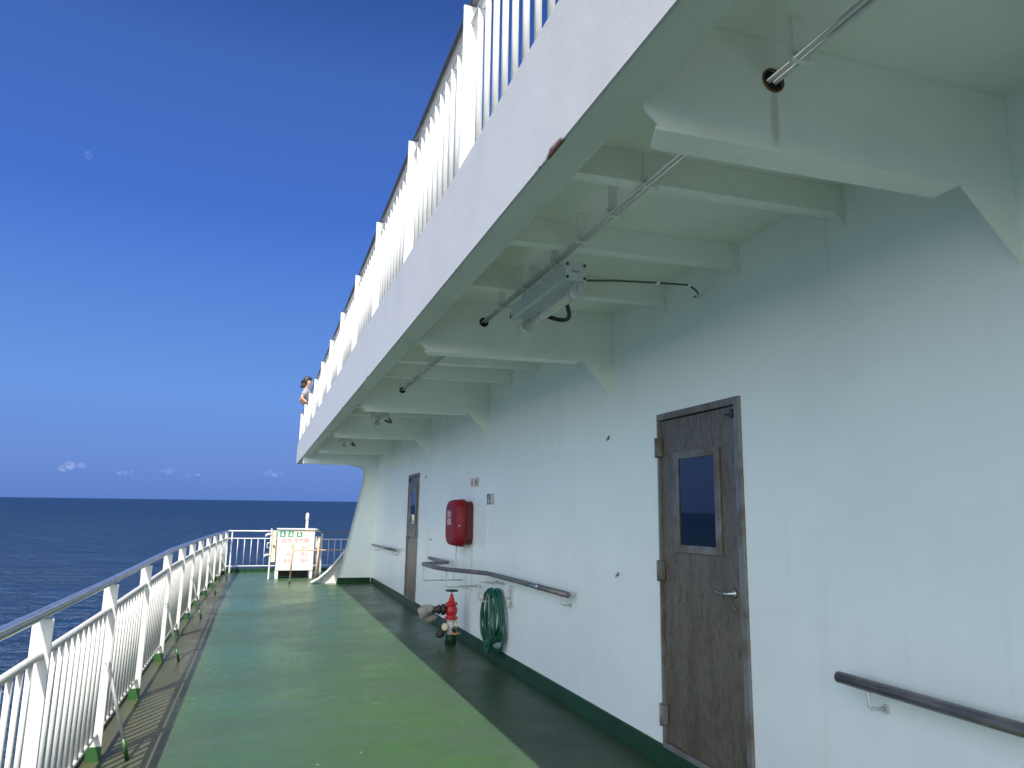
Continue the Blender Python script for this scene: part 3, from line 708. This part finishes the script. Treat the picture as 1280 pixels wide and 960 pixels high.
for j in range(4):
    t = j*math.pi/2+.4; mb.tube([(hx, hy, hz+0.775), (hx+0.085*math.cos(t), hy+0.085*math.sin(t), hz+0.775)], 0.008, 6)
mb.lathe((hx, hy, hz+0.755), [(0, 0.022), (0.035, 0.022)], 12); mb.build('hand_wheel', M['green'], hv)
mb = MB(); mb.lathe((hx-0.10, hy+0.005, hz+0.50), [(0.0, 0.080), (0.05, 0.080), (0.055, 0.055), (0.075, 0.055), (0.08, 0.072), (0.11, 0.072), (0.115, 0.052), (0.20, 0.050)], 18, (-1, 0.05, 0)); mb.build('coupling', M['black'], hv)
# side cock and drain fittings
mb = MB(); mb.lathe((hx+0.06, hy-0.05, hz+0.20), [(0, 0.018), (0.05, 0.018), (0.052, 0.028), (0.07, 0.028), (0.072, 0.016), (0.14, 0.016)], 12)
mb.tube([(hx+0.06, hy-0.06, hz+0.30), (hx+0.10, hy-0.07, hz+0.36)], 0.012, 8); mb.build('side_cock', M['cream'], hv)
mb = MB(); mb.lathe((hx+0.02, hy-0.065, hz+0.21), [(0, 0.030), (0.02, 0.030), (0.03, 0.018), (0.06, 0.018)], 12, (0.3, -1, 0)); mb.tube([(hx+0.02, hy-0.11, hz+0.18), (hx+0.03, hy-0.11, hz+0.27)], 0.010, 8); mb.build('drain_cock', M['black'], hv)
mb = MB(); mb.lathe((hx+0.06, hy-0.05, hz+0.145), [(0, 0.075), (0.012, 0.08), (0.016, 0.05), (0.045, 0.02)], 18); mb.build('drain_cap', M['brass'], hv)
mb = MB(); mb.lathe((hx-0.07, hy-0.02, hz+0.25), [(0, 0.055), (0.04, 0.058), (0.06, 0.045)], 16, (-1, -0.5, 0)); mb.build('side_cap', M['cream'], hv)
mb = MB(); mb.lathe((hx-0.17, hy-0.02, hz+0.155), [(-0.04, 0.03), (-0.035, 0.058), (0.0, 0.062), (0.04, 0.058), (0.045, 0.03)], 18, (-0.6, -1, 0)); mb.build('blank_cap', M['black'], hv)
mb = MB(); mb.tube([(hx-0.15, hy, hz+0.17), (hx-0.08, hy+.01, hz+0.21)], 0.01, 6); mb.build('cap_chain', M['darkmetal'], hv)
# canvas hose lying on the coupling
bm = MB(); cpts = [(hx-0.28, hy+0.01, hz+0.50), (hx-0.31, hy+0.015, hz+0.505), (hx-0.34, hy+0.02, hz+0.50), (hx-0.375, hy+0.03, hz+0.495), (hx-0.41, hy+0.03, hz+0.475), (hx-0.45, hy+0.04, hz+0.45), (hx-0.475, hy+0.05, hz+0.435)]
bm.tube(cpts, [0.046, 0.060, 0.066, 0.078, 0.088, 0.096, 0.080], 14)
bm.tube([(hx-0.44, hy+0.05, hz+0.42), (hx-0.40, hy+0.055, hz+0.385), (hx-0.355, hy+0.06, hz+0.36), (hx-0.31, hy+0.06, hz+0.365), (hx-0.26, hy+0.05, hz+0.385), (hx-0.21, hy+0.05, hz+0.40)], [0.055, 0.062, 0.056, 0.050, 0.042, 0.025], 12)
for v in bm.bm.verts:
    v.co += Vector((random.uniform(-1, 1), random.uniform(-1, 1), random.uniform(-1, 1)))*0.011
hz_o = bm.build('canvas_hose', M['canvas'], None, cpts[0]); tag(hz_o, 'folded pale canvas hose end joined to the red hydrant coupling', 'hose')
HS = 0.84; hb0 = Vector((hx, hy, hz)); hv.scale = (HS, HS, HS); hz_o.scale = (HS, HS, HS); hz_o.location = hb0+(hz_o.location-hb0)*HS

# ------------------------------------------------------------------ green hose coil on hook
gx, gy = XW-0.11, 8.05
gh = empty('green_hose_coil', (gx, gy, 0.80), 'coiled green garden hose hanging on a white hook under the bent handrail', 'hose')
random.seed(3)
mb = MB(); pts = []; K = 9; per = 30
for i in range(K*per):
    t = 2*math.pi*i/per; lap = i/per
    w_ = 0.225+0.065*math.sin(lap*2.1+1); h_ = 0.285+0.05*math.sin(lap*1.7)
    zc = 0.80-h_+0.005*lap
    pts.append((gx+0.05*math.sin(lap*2.3+0.4)+0.02*math.cos(t*1.0+lap), gy+w_*math.sin(t)*(1.0-0.25*math.cos(t)), zc+h_*math.cos(t)))
mb.tube(pts, 0.0145, 8); mb.build('hose_loops', M['hose'], gh)
mb = MB(); mb.tube([(gx-0.05, gy+0.06, 0.60), (gx-0.055, gy+0.04, 0.74), (gx-0.05, gy-0.0, 0.79), (gx-0.055, gy-0.06, 0.74), (gx-0.06, gy-0.09, 0.60), (gx-0.055, gy-0.095, 0.50)], 0.012, 8); mb.build('hose_end', M['hose_dull'], gh)
mb = MB(); mb.lathe((gx-0.055, gy-0.095, 0.50), [(0, 0.014), (0.03, 0.016), (0.07, 0.010)], 10, (0, 0, -1)); mb.build('nozzle', M['toprail'], gh)
hk = empty('hose_hook', (XW, gy, 0.86), 'white steel hook bracket carrying the green hose on the wall', 'hook')
mb = MB()
for yy in (gy+0.12, gy-0.05): mb.tube([(XW-0.002, yy, 0.90), (XW-0.22, yy, 0.90), (XW-0.235, yy, 0.885), (XW-0.235, yy, 0.72), (XW-0.22, yy, 0.705), (XW-0.16, yy, 0.705)], 0.009, 8)
mb.tube([(XW-0.11, gy-0.05, 0.775), (XW-0.11, gy+0.12, 0.775)], 0.010, 8); mb.tube([(XW-0.003, gy+.035, 0.775), (XW-0.11, gy+.035, 0.775)], 0.010, 8)
mb.build('hook_rod', M['white'], hk)
mb = MB(); mb.box(XW-0.02, XW-0.001, gy-0.42, gy-0.32, 0.70, 0.90, 0.003); mb.tube([(XW-0.02, gy-0.36, 0.86), (XW-0.07, gy-0.36, 0.86), (XW-0.075, gy-0.36, 0.79), (XW-0.03, gy-0.36, 0.76)], 0.010, 8)
mb.tube([(XW-0.02, gy-0.38, 0.76), (XW-0.05, gy-0.38, 0.72), (XW-0.03, gy-0.38, 0.67)], 0.012, 8)
wt = mb.build('water_tap', M['white'], None, (XW, gy-0.37, 0.8)); tag(wt, 'small white water tap on a plate right of the green hose', 'tap')

# ------------------------------------------------------------------ small wall fittings and signs
def sign(y0, y1, z0, z1, label, build):
    e = empty('wall_sign', (XW, (y0+y1)/2, z0), label, 'sign'); build(e); return e
def s1(e):
    y0, y1, z0, z1 = 8.38, 8.68, 1.775, 1.915
    mb = MB(); mb.box(XW-0.004, XW-0.0005, y0, y1, z0, z1); mb.build('plate', M['sign_white'], e)
    mb = MB(); mb.box(XW-0.0065, XW-0.0045, 8.545, 8.672, z0+0.008, z1-0.008); mb.build('dark_panel', M['sign_dark'], e)
    mb = MB(); mb.box(XW-0.0065, XW-0.0045, 8.388, 8.535, z0+0.008, z1-0.008); mb.build('grey_panel', M['sign_grey'], e)
    mb = MB(); mb.lathe((XW-0.0066, 8.61, 1.880), [(0, 0.011), (0.001, 0.011)], 12, (-1, 0, 0)); mb.prism([(8.60, 1.865), (8.62, 1.865), (8.635, 1.82), (8.622, 1.79), (8.60, 1.815), (8.585, 1.79), (8.578, 1.80)], 'yz', XW-0.008, XW-0.0066)
    mb.build('figure_mark', M['sign_white'], e)
    mb = MB()
    for z in (1.82, 1.85, 1.88): mb.box(XW-0.008, XW-0.0066, 8.41, 8.515, z-0.005, z+0.005)
    mb.build('lettering', M['sign_white'], e)
sign(8.38, 8.68, 1.775, 1.915, 'small dark and grey plate with white figure right of the red hose box', s1)
def s2(e):
    y0, y1, z0, z1 = 9.05, 9.47, 1.995, 2.145
    mb = MB(); mb.box(XW-0.004, XW-0.0005, 9.05, 9.27, z0+0.02, z1-0.01); mb.build('beige_panel', M['sign_beige'], e)
    mb = MB(); mb.box(XW-0.004, XW-0.0005, 9.28, 9.47, z0, z1); mb.build('pale_panel', M['sign_white'], e)
    mb = MB(); mb.prism([(9.36, z0+0.03), (9.42, z0+0.06), (9.39, z0+0.06), (9.39, z1-0.02), (9.33, z1-0.02), (9.33, z0+0.06), (9.30, z0+0.06)], 'yz', XW-0.0062, XW-0.0045); mb.build('red_arrow', M['sign_red'], e)
    mb = MB(); mb.lathe((XW-0.0045, 9.16, 2.075), [(0, 0.028), (0.0015, 0.028)], 14, (-1, 0, 0)); mb.build('dark_mark', M['sign_dark'], e)
sign(9.05, 9.47, 1.995, 2.145, 'faded beige sign with red arrow above the red hose box', s2)
def clip(y, z, label):
    mb = MB(); mb.lathe((XW, y, z), [(0, 0.009), (0.014, 0.007), (0.016, 0.004)], 8, (-1, 0, 0))
    mb.tube([(XW-0.012, y+0.004, z+0.003), (XW-0.018, y+0.008, z-0.012), (XW-0.010, y+0.008, z-0.02)], 0.003, 6)
    mb.tube([(XW-0.012, y-0.024+0.008*math.cos(t_), z+0.012+0.011*math.sin(t_)) for t_ in [i*math.pi/6 for i in range(12)]], 0.003, 6, closed=True)
    o = mb.build('wall_ring', M['steel'], None, (XW, y, z)); tag(o, label, 'ring')
clip(5.34, 2.285, 'tiny steel ring on the upper wall left of the near door')
clip(12.2, 2.28, 'tiny steel ring on the wall between far door and red hose box')
clip(5.2, 1.21, 'tiny steel ring low on the wall left of the near door hinge')
clip(11.7, 1.25, 'tiny ring stud low on the wall beside the far door')

# ------------------------------------------------------------------ deck locker at the bow
LX0, LX1, LY0, LY1, LZ0, LZ1 = 0.53, 1.43, 19.40, 20.00, 0.215, 1.215
lk = empty('deck_locker', (0.98, 19.7, dz(1)), 'white locker with green pictograms and faded red lettering at the bow', 'locker')
mb = MB(); mb.box(LX0, LX1, LY0, LY1, LZ0, LZ1, 0.006); mb.build('body', M['white'], lk)
mb = MB(); mb.box(LX0-0.02, LX1+0.09, LY0-0.03, LY1+0.03, LZ1+0.001, LZ1+0.025, 0.004); mb.build('lid', M['white'], lk)
for x in (LX0+0.035, LX1-0.045):
    for y in (LY0+0.04, LY1-0.04):
        mb = MB(); mb.box(x-0.035, x+0.035, y-0.03, y+0.03, dz(x), LZ0-0.0005); mb.build('leg', M['white'], lk)
mb = MB(); mb.box(LX0+0.075, LX1-0.085, LY1-0.06, LY1-0.03, dz(LX0)+0.01, LZ0-0.001); mb.build('shade_block', M['black'], lk)  # black block added for the deep shade under the locker
for i, x in enumerate((LX0+0.12, LX0+0.32, LX0+0.52)):
    mb = MB(); mb.box(x-0.065, x+0.065, LY0-0.004, LY0-0.0005, LZ1-0.175, LZ1-0.04); g_ = mb.build('pictogram', M['sign_green'], lk)
    mb = MB(); mb.lathe((x, LY0-0.0042, LZ1-0.075), [(0, 0.018), (0.001, 0.018)], 12, (0, -1, 0)); mb.prism([(x-0.03, LZ1-0.155), (x+0.03, LZ1-0.155), (x+0.03, LZ1-0.10), (x-0.03, LZ1-0.10)], 'xz', LY0-0.0055, LY0-0.0042)
    mb.build('figure_mark', M['sign_white'], g_)
text_obj('救命胴衣箱', 0.135, M['text_red'], lk, ((LX0+LX1)/2-0.02, LY0-0.003, LZ1-0.27), Rn)
for r_, z in enumerate((LZ1-0.43, LZ1-0.60, LZ1-0.76)):
    text_obj('大人用' if r_ == 0 else ('小児用' if r_ == 1 else '合計'), 0.10, M['text_grey'] if r_ == 0 else M['text_red'], lk, (LX0+0.27, LY0-0.003, z), Rn)
    text_obj('名分', 0.10, M['text_grey'] if r_ == 0 else M['text_red'], lk, (LX0+0.68, LY0-0.003, z), Rn)
# hose reel like lifebuoy bracket on its left side
sb = empty('equipment_rack', (LX0-0.1, 19.7, dz(.4)), 'cream backed rack with white clamps left of the bow locker', 'rack')
mb = MB(); mb.box(LX0-0.14, LX0-0.03, 19.45, 19.50, 0.42, 1.18, 0.004); mb.build('back_plate', M['cream'], sb)
mb = MB(); mb.box(LX0-0.17, LX0-0.135, 19.42, 19.46, dz(.3), 1.24); mb.build('upright', M['white'], sb)
for z in (1.08, 0.58):
    mb = MB(); mb.tube([(LX0-0.15, 19.43, z), (LX0-0.22, 19.42, z+0.02), (LX0-0.27, 19.42, z+0.0), (LX0-0.29, 19.42, z-0.05)], [0.02, 0.03, 0.028, 0.012], 8); mb.build('clamp', M['white'], sb)
mb = MB(); mb.tube([(LX0-0.16, 19.43, 0.90), (LX0-0.23, 19.43, 0.88), (LX0-0.235, 19.43, 0.78), (LX0-0.17, 19.43, 0.75)], 0.012, 8); mb.build('hoop', M['white'], sb)
mb = MB(); mb.ico((LX0-0.08, 19.43, 0.82), 0.028, 2); mb.build('knob', M['rust'], sb)
# white vent pole behind the locker
vp = empty('vent_pole', (1.27, 20.2, dz(1.2)), 'white round headed pole sticking up behind the bow locker', 'pole')
mb = MB(); mb.tube([(1.27, 20.2, dz(1.2)), (1.27, 20.2, 1.45)], 0.032, 12); mb.build('pole', M['white'], vp)
mb = MB(); mb.lathe((1.27, 20.2, 1.44), [(0, 0.035), (0.03, 0.046), (0.15, 0.046), (0.19, 0.03), (0.20, 0.008)], 14); mb.build('cap', M['white'], vp)
# second small cabinet behind, right of locker
mb = MB(); mb.box(1.585, 1.66, 20.3, 20.5, dz(1.6), 1.02, 0.004); mb.box(1.53, 1.585, 20.35, 20.45, 0.55, 1.03, 0.004)
tag(mb.build('narrow_post_box', M['white'], None, (1.62, 20.4, dz(1.6))), 'narrow white upright box right of the bow locker behind the rusty frame', 'post')
# rusty pipe barrier frame
rb_ = empty('pipe_barrier', (0.82, 18.05, dz(0.8)), 'rust streaked pipe barrier standing in front of the bow locker', 'barrier')
mb = MB(); mb.tube([(0.83, 18.05, dz(.8)+0.10), (0.865, 18.05, 1.19)], 0.019, 10); p_ = mb.build('upright', M['rustpipe'], rb_)
mb = MB(); mb.tube([(0.827, 18.05, dz(.8)), (0.83, 18.05, dz(.8)+0.10)], 0.021, 10); mb.build('upright_foot', M['greenpost'], p_)
mb = MB(); mb.tube([(1.42, 18.3, dz(1.4)), (1.46, 18.3, 1.06)], 0.024, 10); mb.build('upright', M['rustpipe'], rb_)
mb = MB(); mb.tube([(0.852, 18.05, 0.765), (1.45, 18.3, 0.765), (2.15, 18.4, 0.775)], 0.013, 8); mb.build('cross_bar', M['rustpipe'], rb_)
mb = MB(); mb.tube([(0.865, 18.05, 1.185), (1.2, 18.17, 1.21), (1.47, 18.3, 1.205)], 0.011, 8); mb.build('top_bar', M['rustpipe'], rb_)

# ------------------------------------------------------------------ person on the upper deck
def skin_body(name, joints, edges, m, parent, sub=2):
    me = bpy.data.meshes.new(name); me.from_pydata([j[0] for j in joints], edges, [])
    o = bpy.data.objects.new(name, me); col.objects.link(o)
    sk = o.modifiers.new('skin', 'SKIN'); sk.use_smooth_shade = True
    for i, j in enumerate(joints):
        me.skin_vertices[0].data[i].radius = (j[1], j[2] if len(j) > 2 else j[1]); me.skin_vertices[0].data[i].use_root = (i == 0)
    sb_ = o.modifiers.new('sub', 'SUBSURF'); sb_.levels = sub; sb_.render_levels = sub
    dg = bpy.context.evaluated_depsgraph_get(); me2 = bpy.data.meshes.new_from_object(o.evaluated_get(dg))
    bpy.data.objects.remove(o); me2.materials.clear(); me2.materials.append(m)
    for f in me2.polygons: f.use_smooth = True
    o = bpy.data.objects.new(name, me2); col.objects.link(o); o.parent = parent
    return o
def person():
    px, py, pz = 1.06, 18.75, zceil(1.06)+0.03
    e = empty('person', (px, py, pz), 'person with dark windblown hair and grey shirt leaning back on the upper railing', 'person')
    J = [((0.0, 0, 0.92), 0.125, 0.105), ((-0.05, 0, 1.08), 0.115, 0.09), ((-0.11, 0, 1.27), 0.14, 0.10), ((-0.12, 0, 1.38), 0.07), ((-0.10, -0.01, 1.46), 0.045), ((-0.07, -0.02, 1.56), 0.09, 0.10), ((-0.065, -0.02, 1.64), 0.07),
         ((-0.12, -0.15, 1.35), 0.055), ((-0.23, -0.23, 1.14), 0.042), ((-0.06, -0.27, 1.00), 0.032),
         ((-0.12, 0.15, 1.35), 0.055), ((-0.23, 0.23, 1.14), 0.042), ((-0.06, 0.27, 1.00), 0.032),
         ((0.02, -0.09, 0.80), 0.085), ((0.08, -0.10, 0.46), 0.055), ((0.10, -0.11, 0.07), 0.038), ((0.23, -0.12, 0.035), 0.03),
         ((0.02, 0.09, 0.80), 0.085), ((0.08, 0.10, 0.46), 0.055), ((0.10, 0.11, 0.07), 0.038), ((0.23, 0.12, 0.035), 0.03)]
    E_ = [(0, 1), (1, 2), (2, 3), (3, 4), (4, 5), (5, 6), (2, 7), (7, 8), (8, 9), (2, 10), (10, 11), (11, 12), (0, 13), (13, 14), (14, 15), (15, 16), (0, 17), (17, 18), (18, 19), (19, 20)]
    skin_body('body', J, E_, M['skin'], e)
    base = Vector((px, py, pz)); hd = base+Vector((-0.07, -0.02, 1.58)); f = Vector((0.85, -0.52, 0)); sd_ = Vector((0.52, 0.85, 0))
    mb = MB(); mb.ico(hd+f*0.105+Vector((0, 0, -0.01)), 0.017, 1, (1.1, 1.1, 1.4)); mb.build('nose', M['skin'], e)
    for k_ in (-1, 1):
        mb = MB(); mb.ico(hd+f*0.092+sd_*0.034*k_+Vector((0, 0, 0.022)), 0.010, 1); mb.build('eye', M['hair'], e)
    mb = MB(); mb.ico(hd+f*0.094+Vector((0, 0, -0.05)), 0.018, 1, (.7, .9, .3)); mb.build('mouth', M['sign_red'], e)
    S = [((0.0, 0, 0.88), 0.15, 0.12), ((-0.05, 0, 1.08), 0.135, 0.11), ((-0.11, 0, 1.27), 0.158, 0.118), ((-0.12, 0, 1.395), 0.08),
         ((-0.12, -0.16, 1.345), 0.078), ((-0.20, -0.215, 1.20), 0.068), ((-0.12, 0.16, 1.345), 0.078), ((-0.20, 0.215, 1.20), 0.068)]
    skin_body('shirt', S, [(0, 1), (1, 2), (2, 3), (2, 4), (4, 5), (2, 6), (6, 7)], M['shirt'], e)
    T = [((0.0, 0, 0.90), 0.14, 0.115), ((0.02, -0.09, 0.78), 0.10), ((0.08, -0.10, 0.46), 0.075), ((0.10, -0.11, 0.12), 0.06), ((0.02, 0.09, 0.78), 0.10), ((0.08, 0.10, 0.46), 0.075), ((0.10, 0.11, 0.12), 0.06)]
    skin_body('trousers', T, [(0, 1), (1, 2), (2, 3), (0, 4), (4, 5), (5, 6)], M['trousers'], e)
    mb = MB(); hc = hd+Vector((-0.02, 0.01, 0.035))
    mb.ico(hc, 0.122, 3); rr = random.Random(4)
    for v in mb.bm.verts:
        d = v.co-hc
        if d.dot(f) > 0.03 and d.z < 0.05: v.co = hc+d*0.55
    for i in range(30):
        st_ = hc+Vector((rr.uniform(-.06, 0.0), rr.uniform(-.05, .05), rr.uniform(-0.10, 0.05)))
        L_ = rr.uniform(0.5, 1.0)
        mb.tube([st_, st_+Vector((-0.08, 0.02, -0.02-rr.random()*0.06))*L_, st_+Vector((-0.15, 0.03, -0.02-rr.random()*0.10))*L_], [0.032, 0.022, 0.003], 6)
    mb.build('hair', M['hair'], e)
    return e
person()

# ------------------------------------------------------------------ clouds and moon (far away, outside everything)
def cloud_mat(d):
    m = bpy.data.materials.new('cloud'); m.use_nodes = True; n = m.node_tree; n.nodes.remove(n.nodes['Principled BSDF'])
    v = n.nodes.new('ShaderNodeVolumeScatter'); v.inputs['Density'].default_value = d; v.inputs['Color'].default_value = (1, .97, .97, 1); v.inputs['Anisotropy'].default_value = 0.0
    n.links.new(v.outputs[0], n.nodes['Material Output'].inputs['Volume']); return m
CD = 16000.0
CM = cloud_mat(0.00045)
rc = random.Random(11)
for (x, y, wpx, hpx, lab) in [(88, 584, 30, 22, 'largest pale puff of cloud, leftmost low over the horizon'), (158, 591, 24, 8, 'flat faint cloud second from left above the sea'),
                          (210, 589, 16, 12, 'small rounded faint cloud in the middle above the horizon'), (241, 594, 18, 6, 'faintest tiny cloud right of the rounded one'),
                          (340, 592, 34, 10, 'wide low cloud nearest to the overhanging deck')]:
    c = ray(x, y)*CD+CAM; mb = MB(); ww = wpx/F*CD; hh = hpx/F*CD
    ax = rt.copy()
    for i in range(9):
        t_ = rc.uniform(-0.5, 0.5); u_ = rc.uniform(-0.5, 0.45)*(1-abs(t_)*1.3)
        ce = c+ax*(t_*ww*0.9)+Vector((0, 0, 1))*(u_*hh*0.7)+Vector((0, 1, 0))*rc.uniform(-.3, .3)*ww
        mb.ico(ce, rc.uniform(0.14, 0.30)*min(ww*.7, hh*1.5), 2, (1.25, 1.1, 0.8))
    for v in mb.bm.verts: v.co += Vector((rc.uniform(-1, 1), rc.uniform(-1, 1), rc.uniform(-1, 1)))*hh*0.035
    o = mb.build('cloud', CM, None, c); tag(o, lab, 'cloud', 'small clouds above the horizon')
mm = bpy.data.materials.new('moon_rock'); mm.use_nodes = True; n = mm.node_tree; n.nodes.remove(n.nodes['Principled BSDF'])
df = n.nodes.new('ShaderNodeBsdfDiffuse'); tr = n.nodes.new('ShaderNodeBsdfTransparent'); ad = n.nodes.new('ShaderNodeAddShader')
tx_ = n.nodes.new('ShaderNodeTexNoise'); tx_.inputs['Scale'].default_value = 0.006; g_ = n.nodes.new('ShaderNodeNewGeometry'); n.links.new(g_.outputs['Position'], tx_.inputs['Vector'])
cr = n.nodes.new('ShaderNodeMapRange'); cr.inputs[1].default_value = .35; cr.inputs[2].default_value = .6; cr.inputs[3].default_value = 0.005; cr.inputs[4].default_value = 0.012
n.links.new(tx_.outputs['Fac'], cr.inputs[0]); n.links.new(cr.outputs[0], df.inputs['Color'])
n.links.new(df.outputs[0], ad.inputs[0]); n.links.new(tr.outputs[0], ad.inputs[1]); n.links.new(ad.outputs[0], n.nodes['Material Output'].inputs['Surface'])
mb = MB(); mc = ray(110.5, 194)*40000+CAM; mb.ico(mc, 225, 4); tag(mb.build('moon', mm, None, mc), 'faint pale daytime moon high in the blue sky', 'moon')
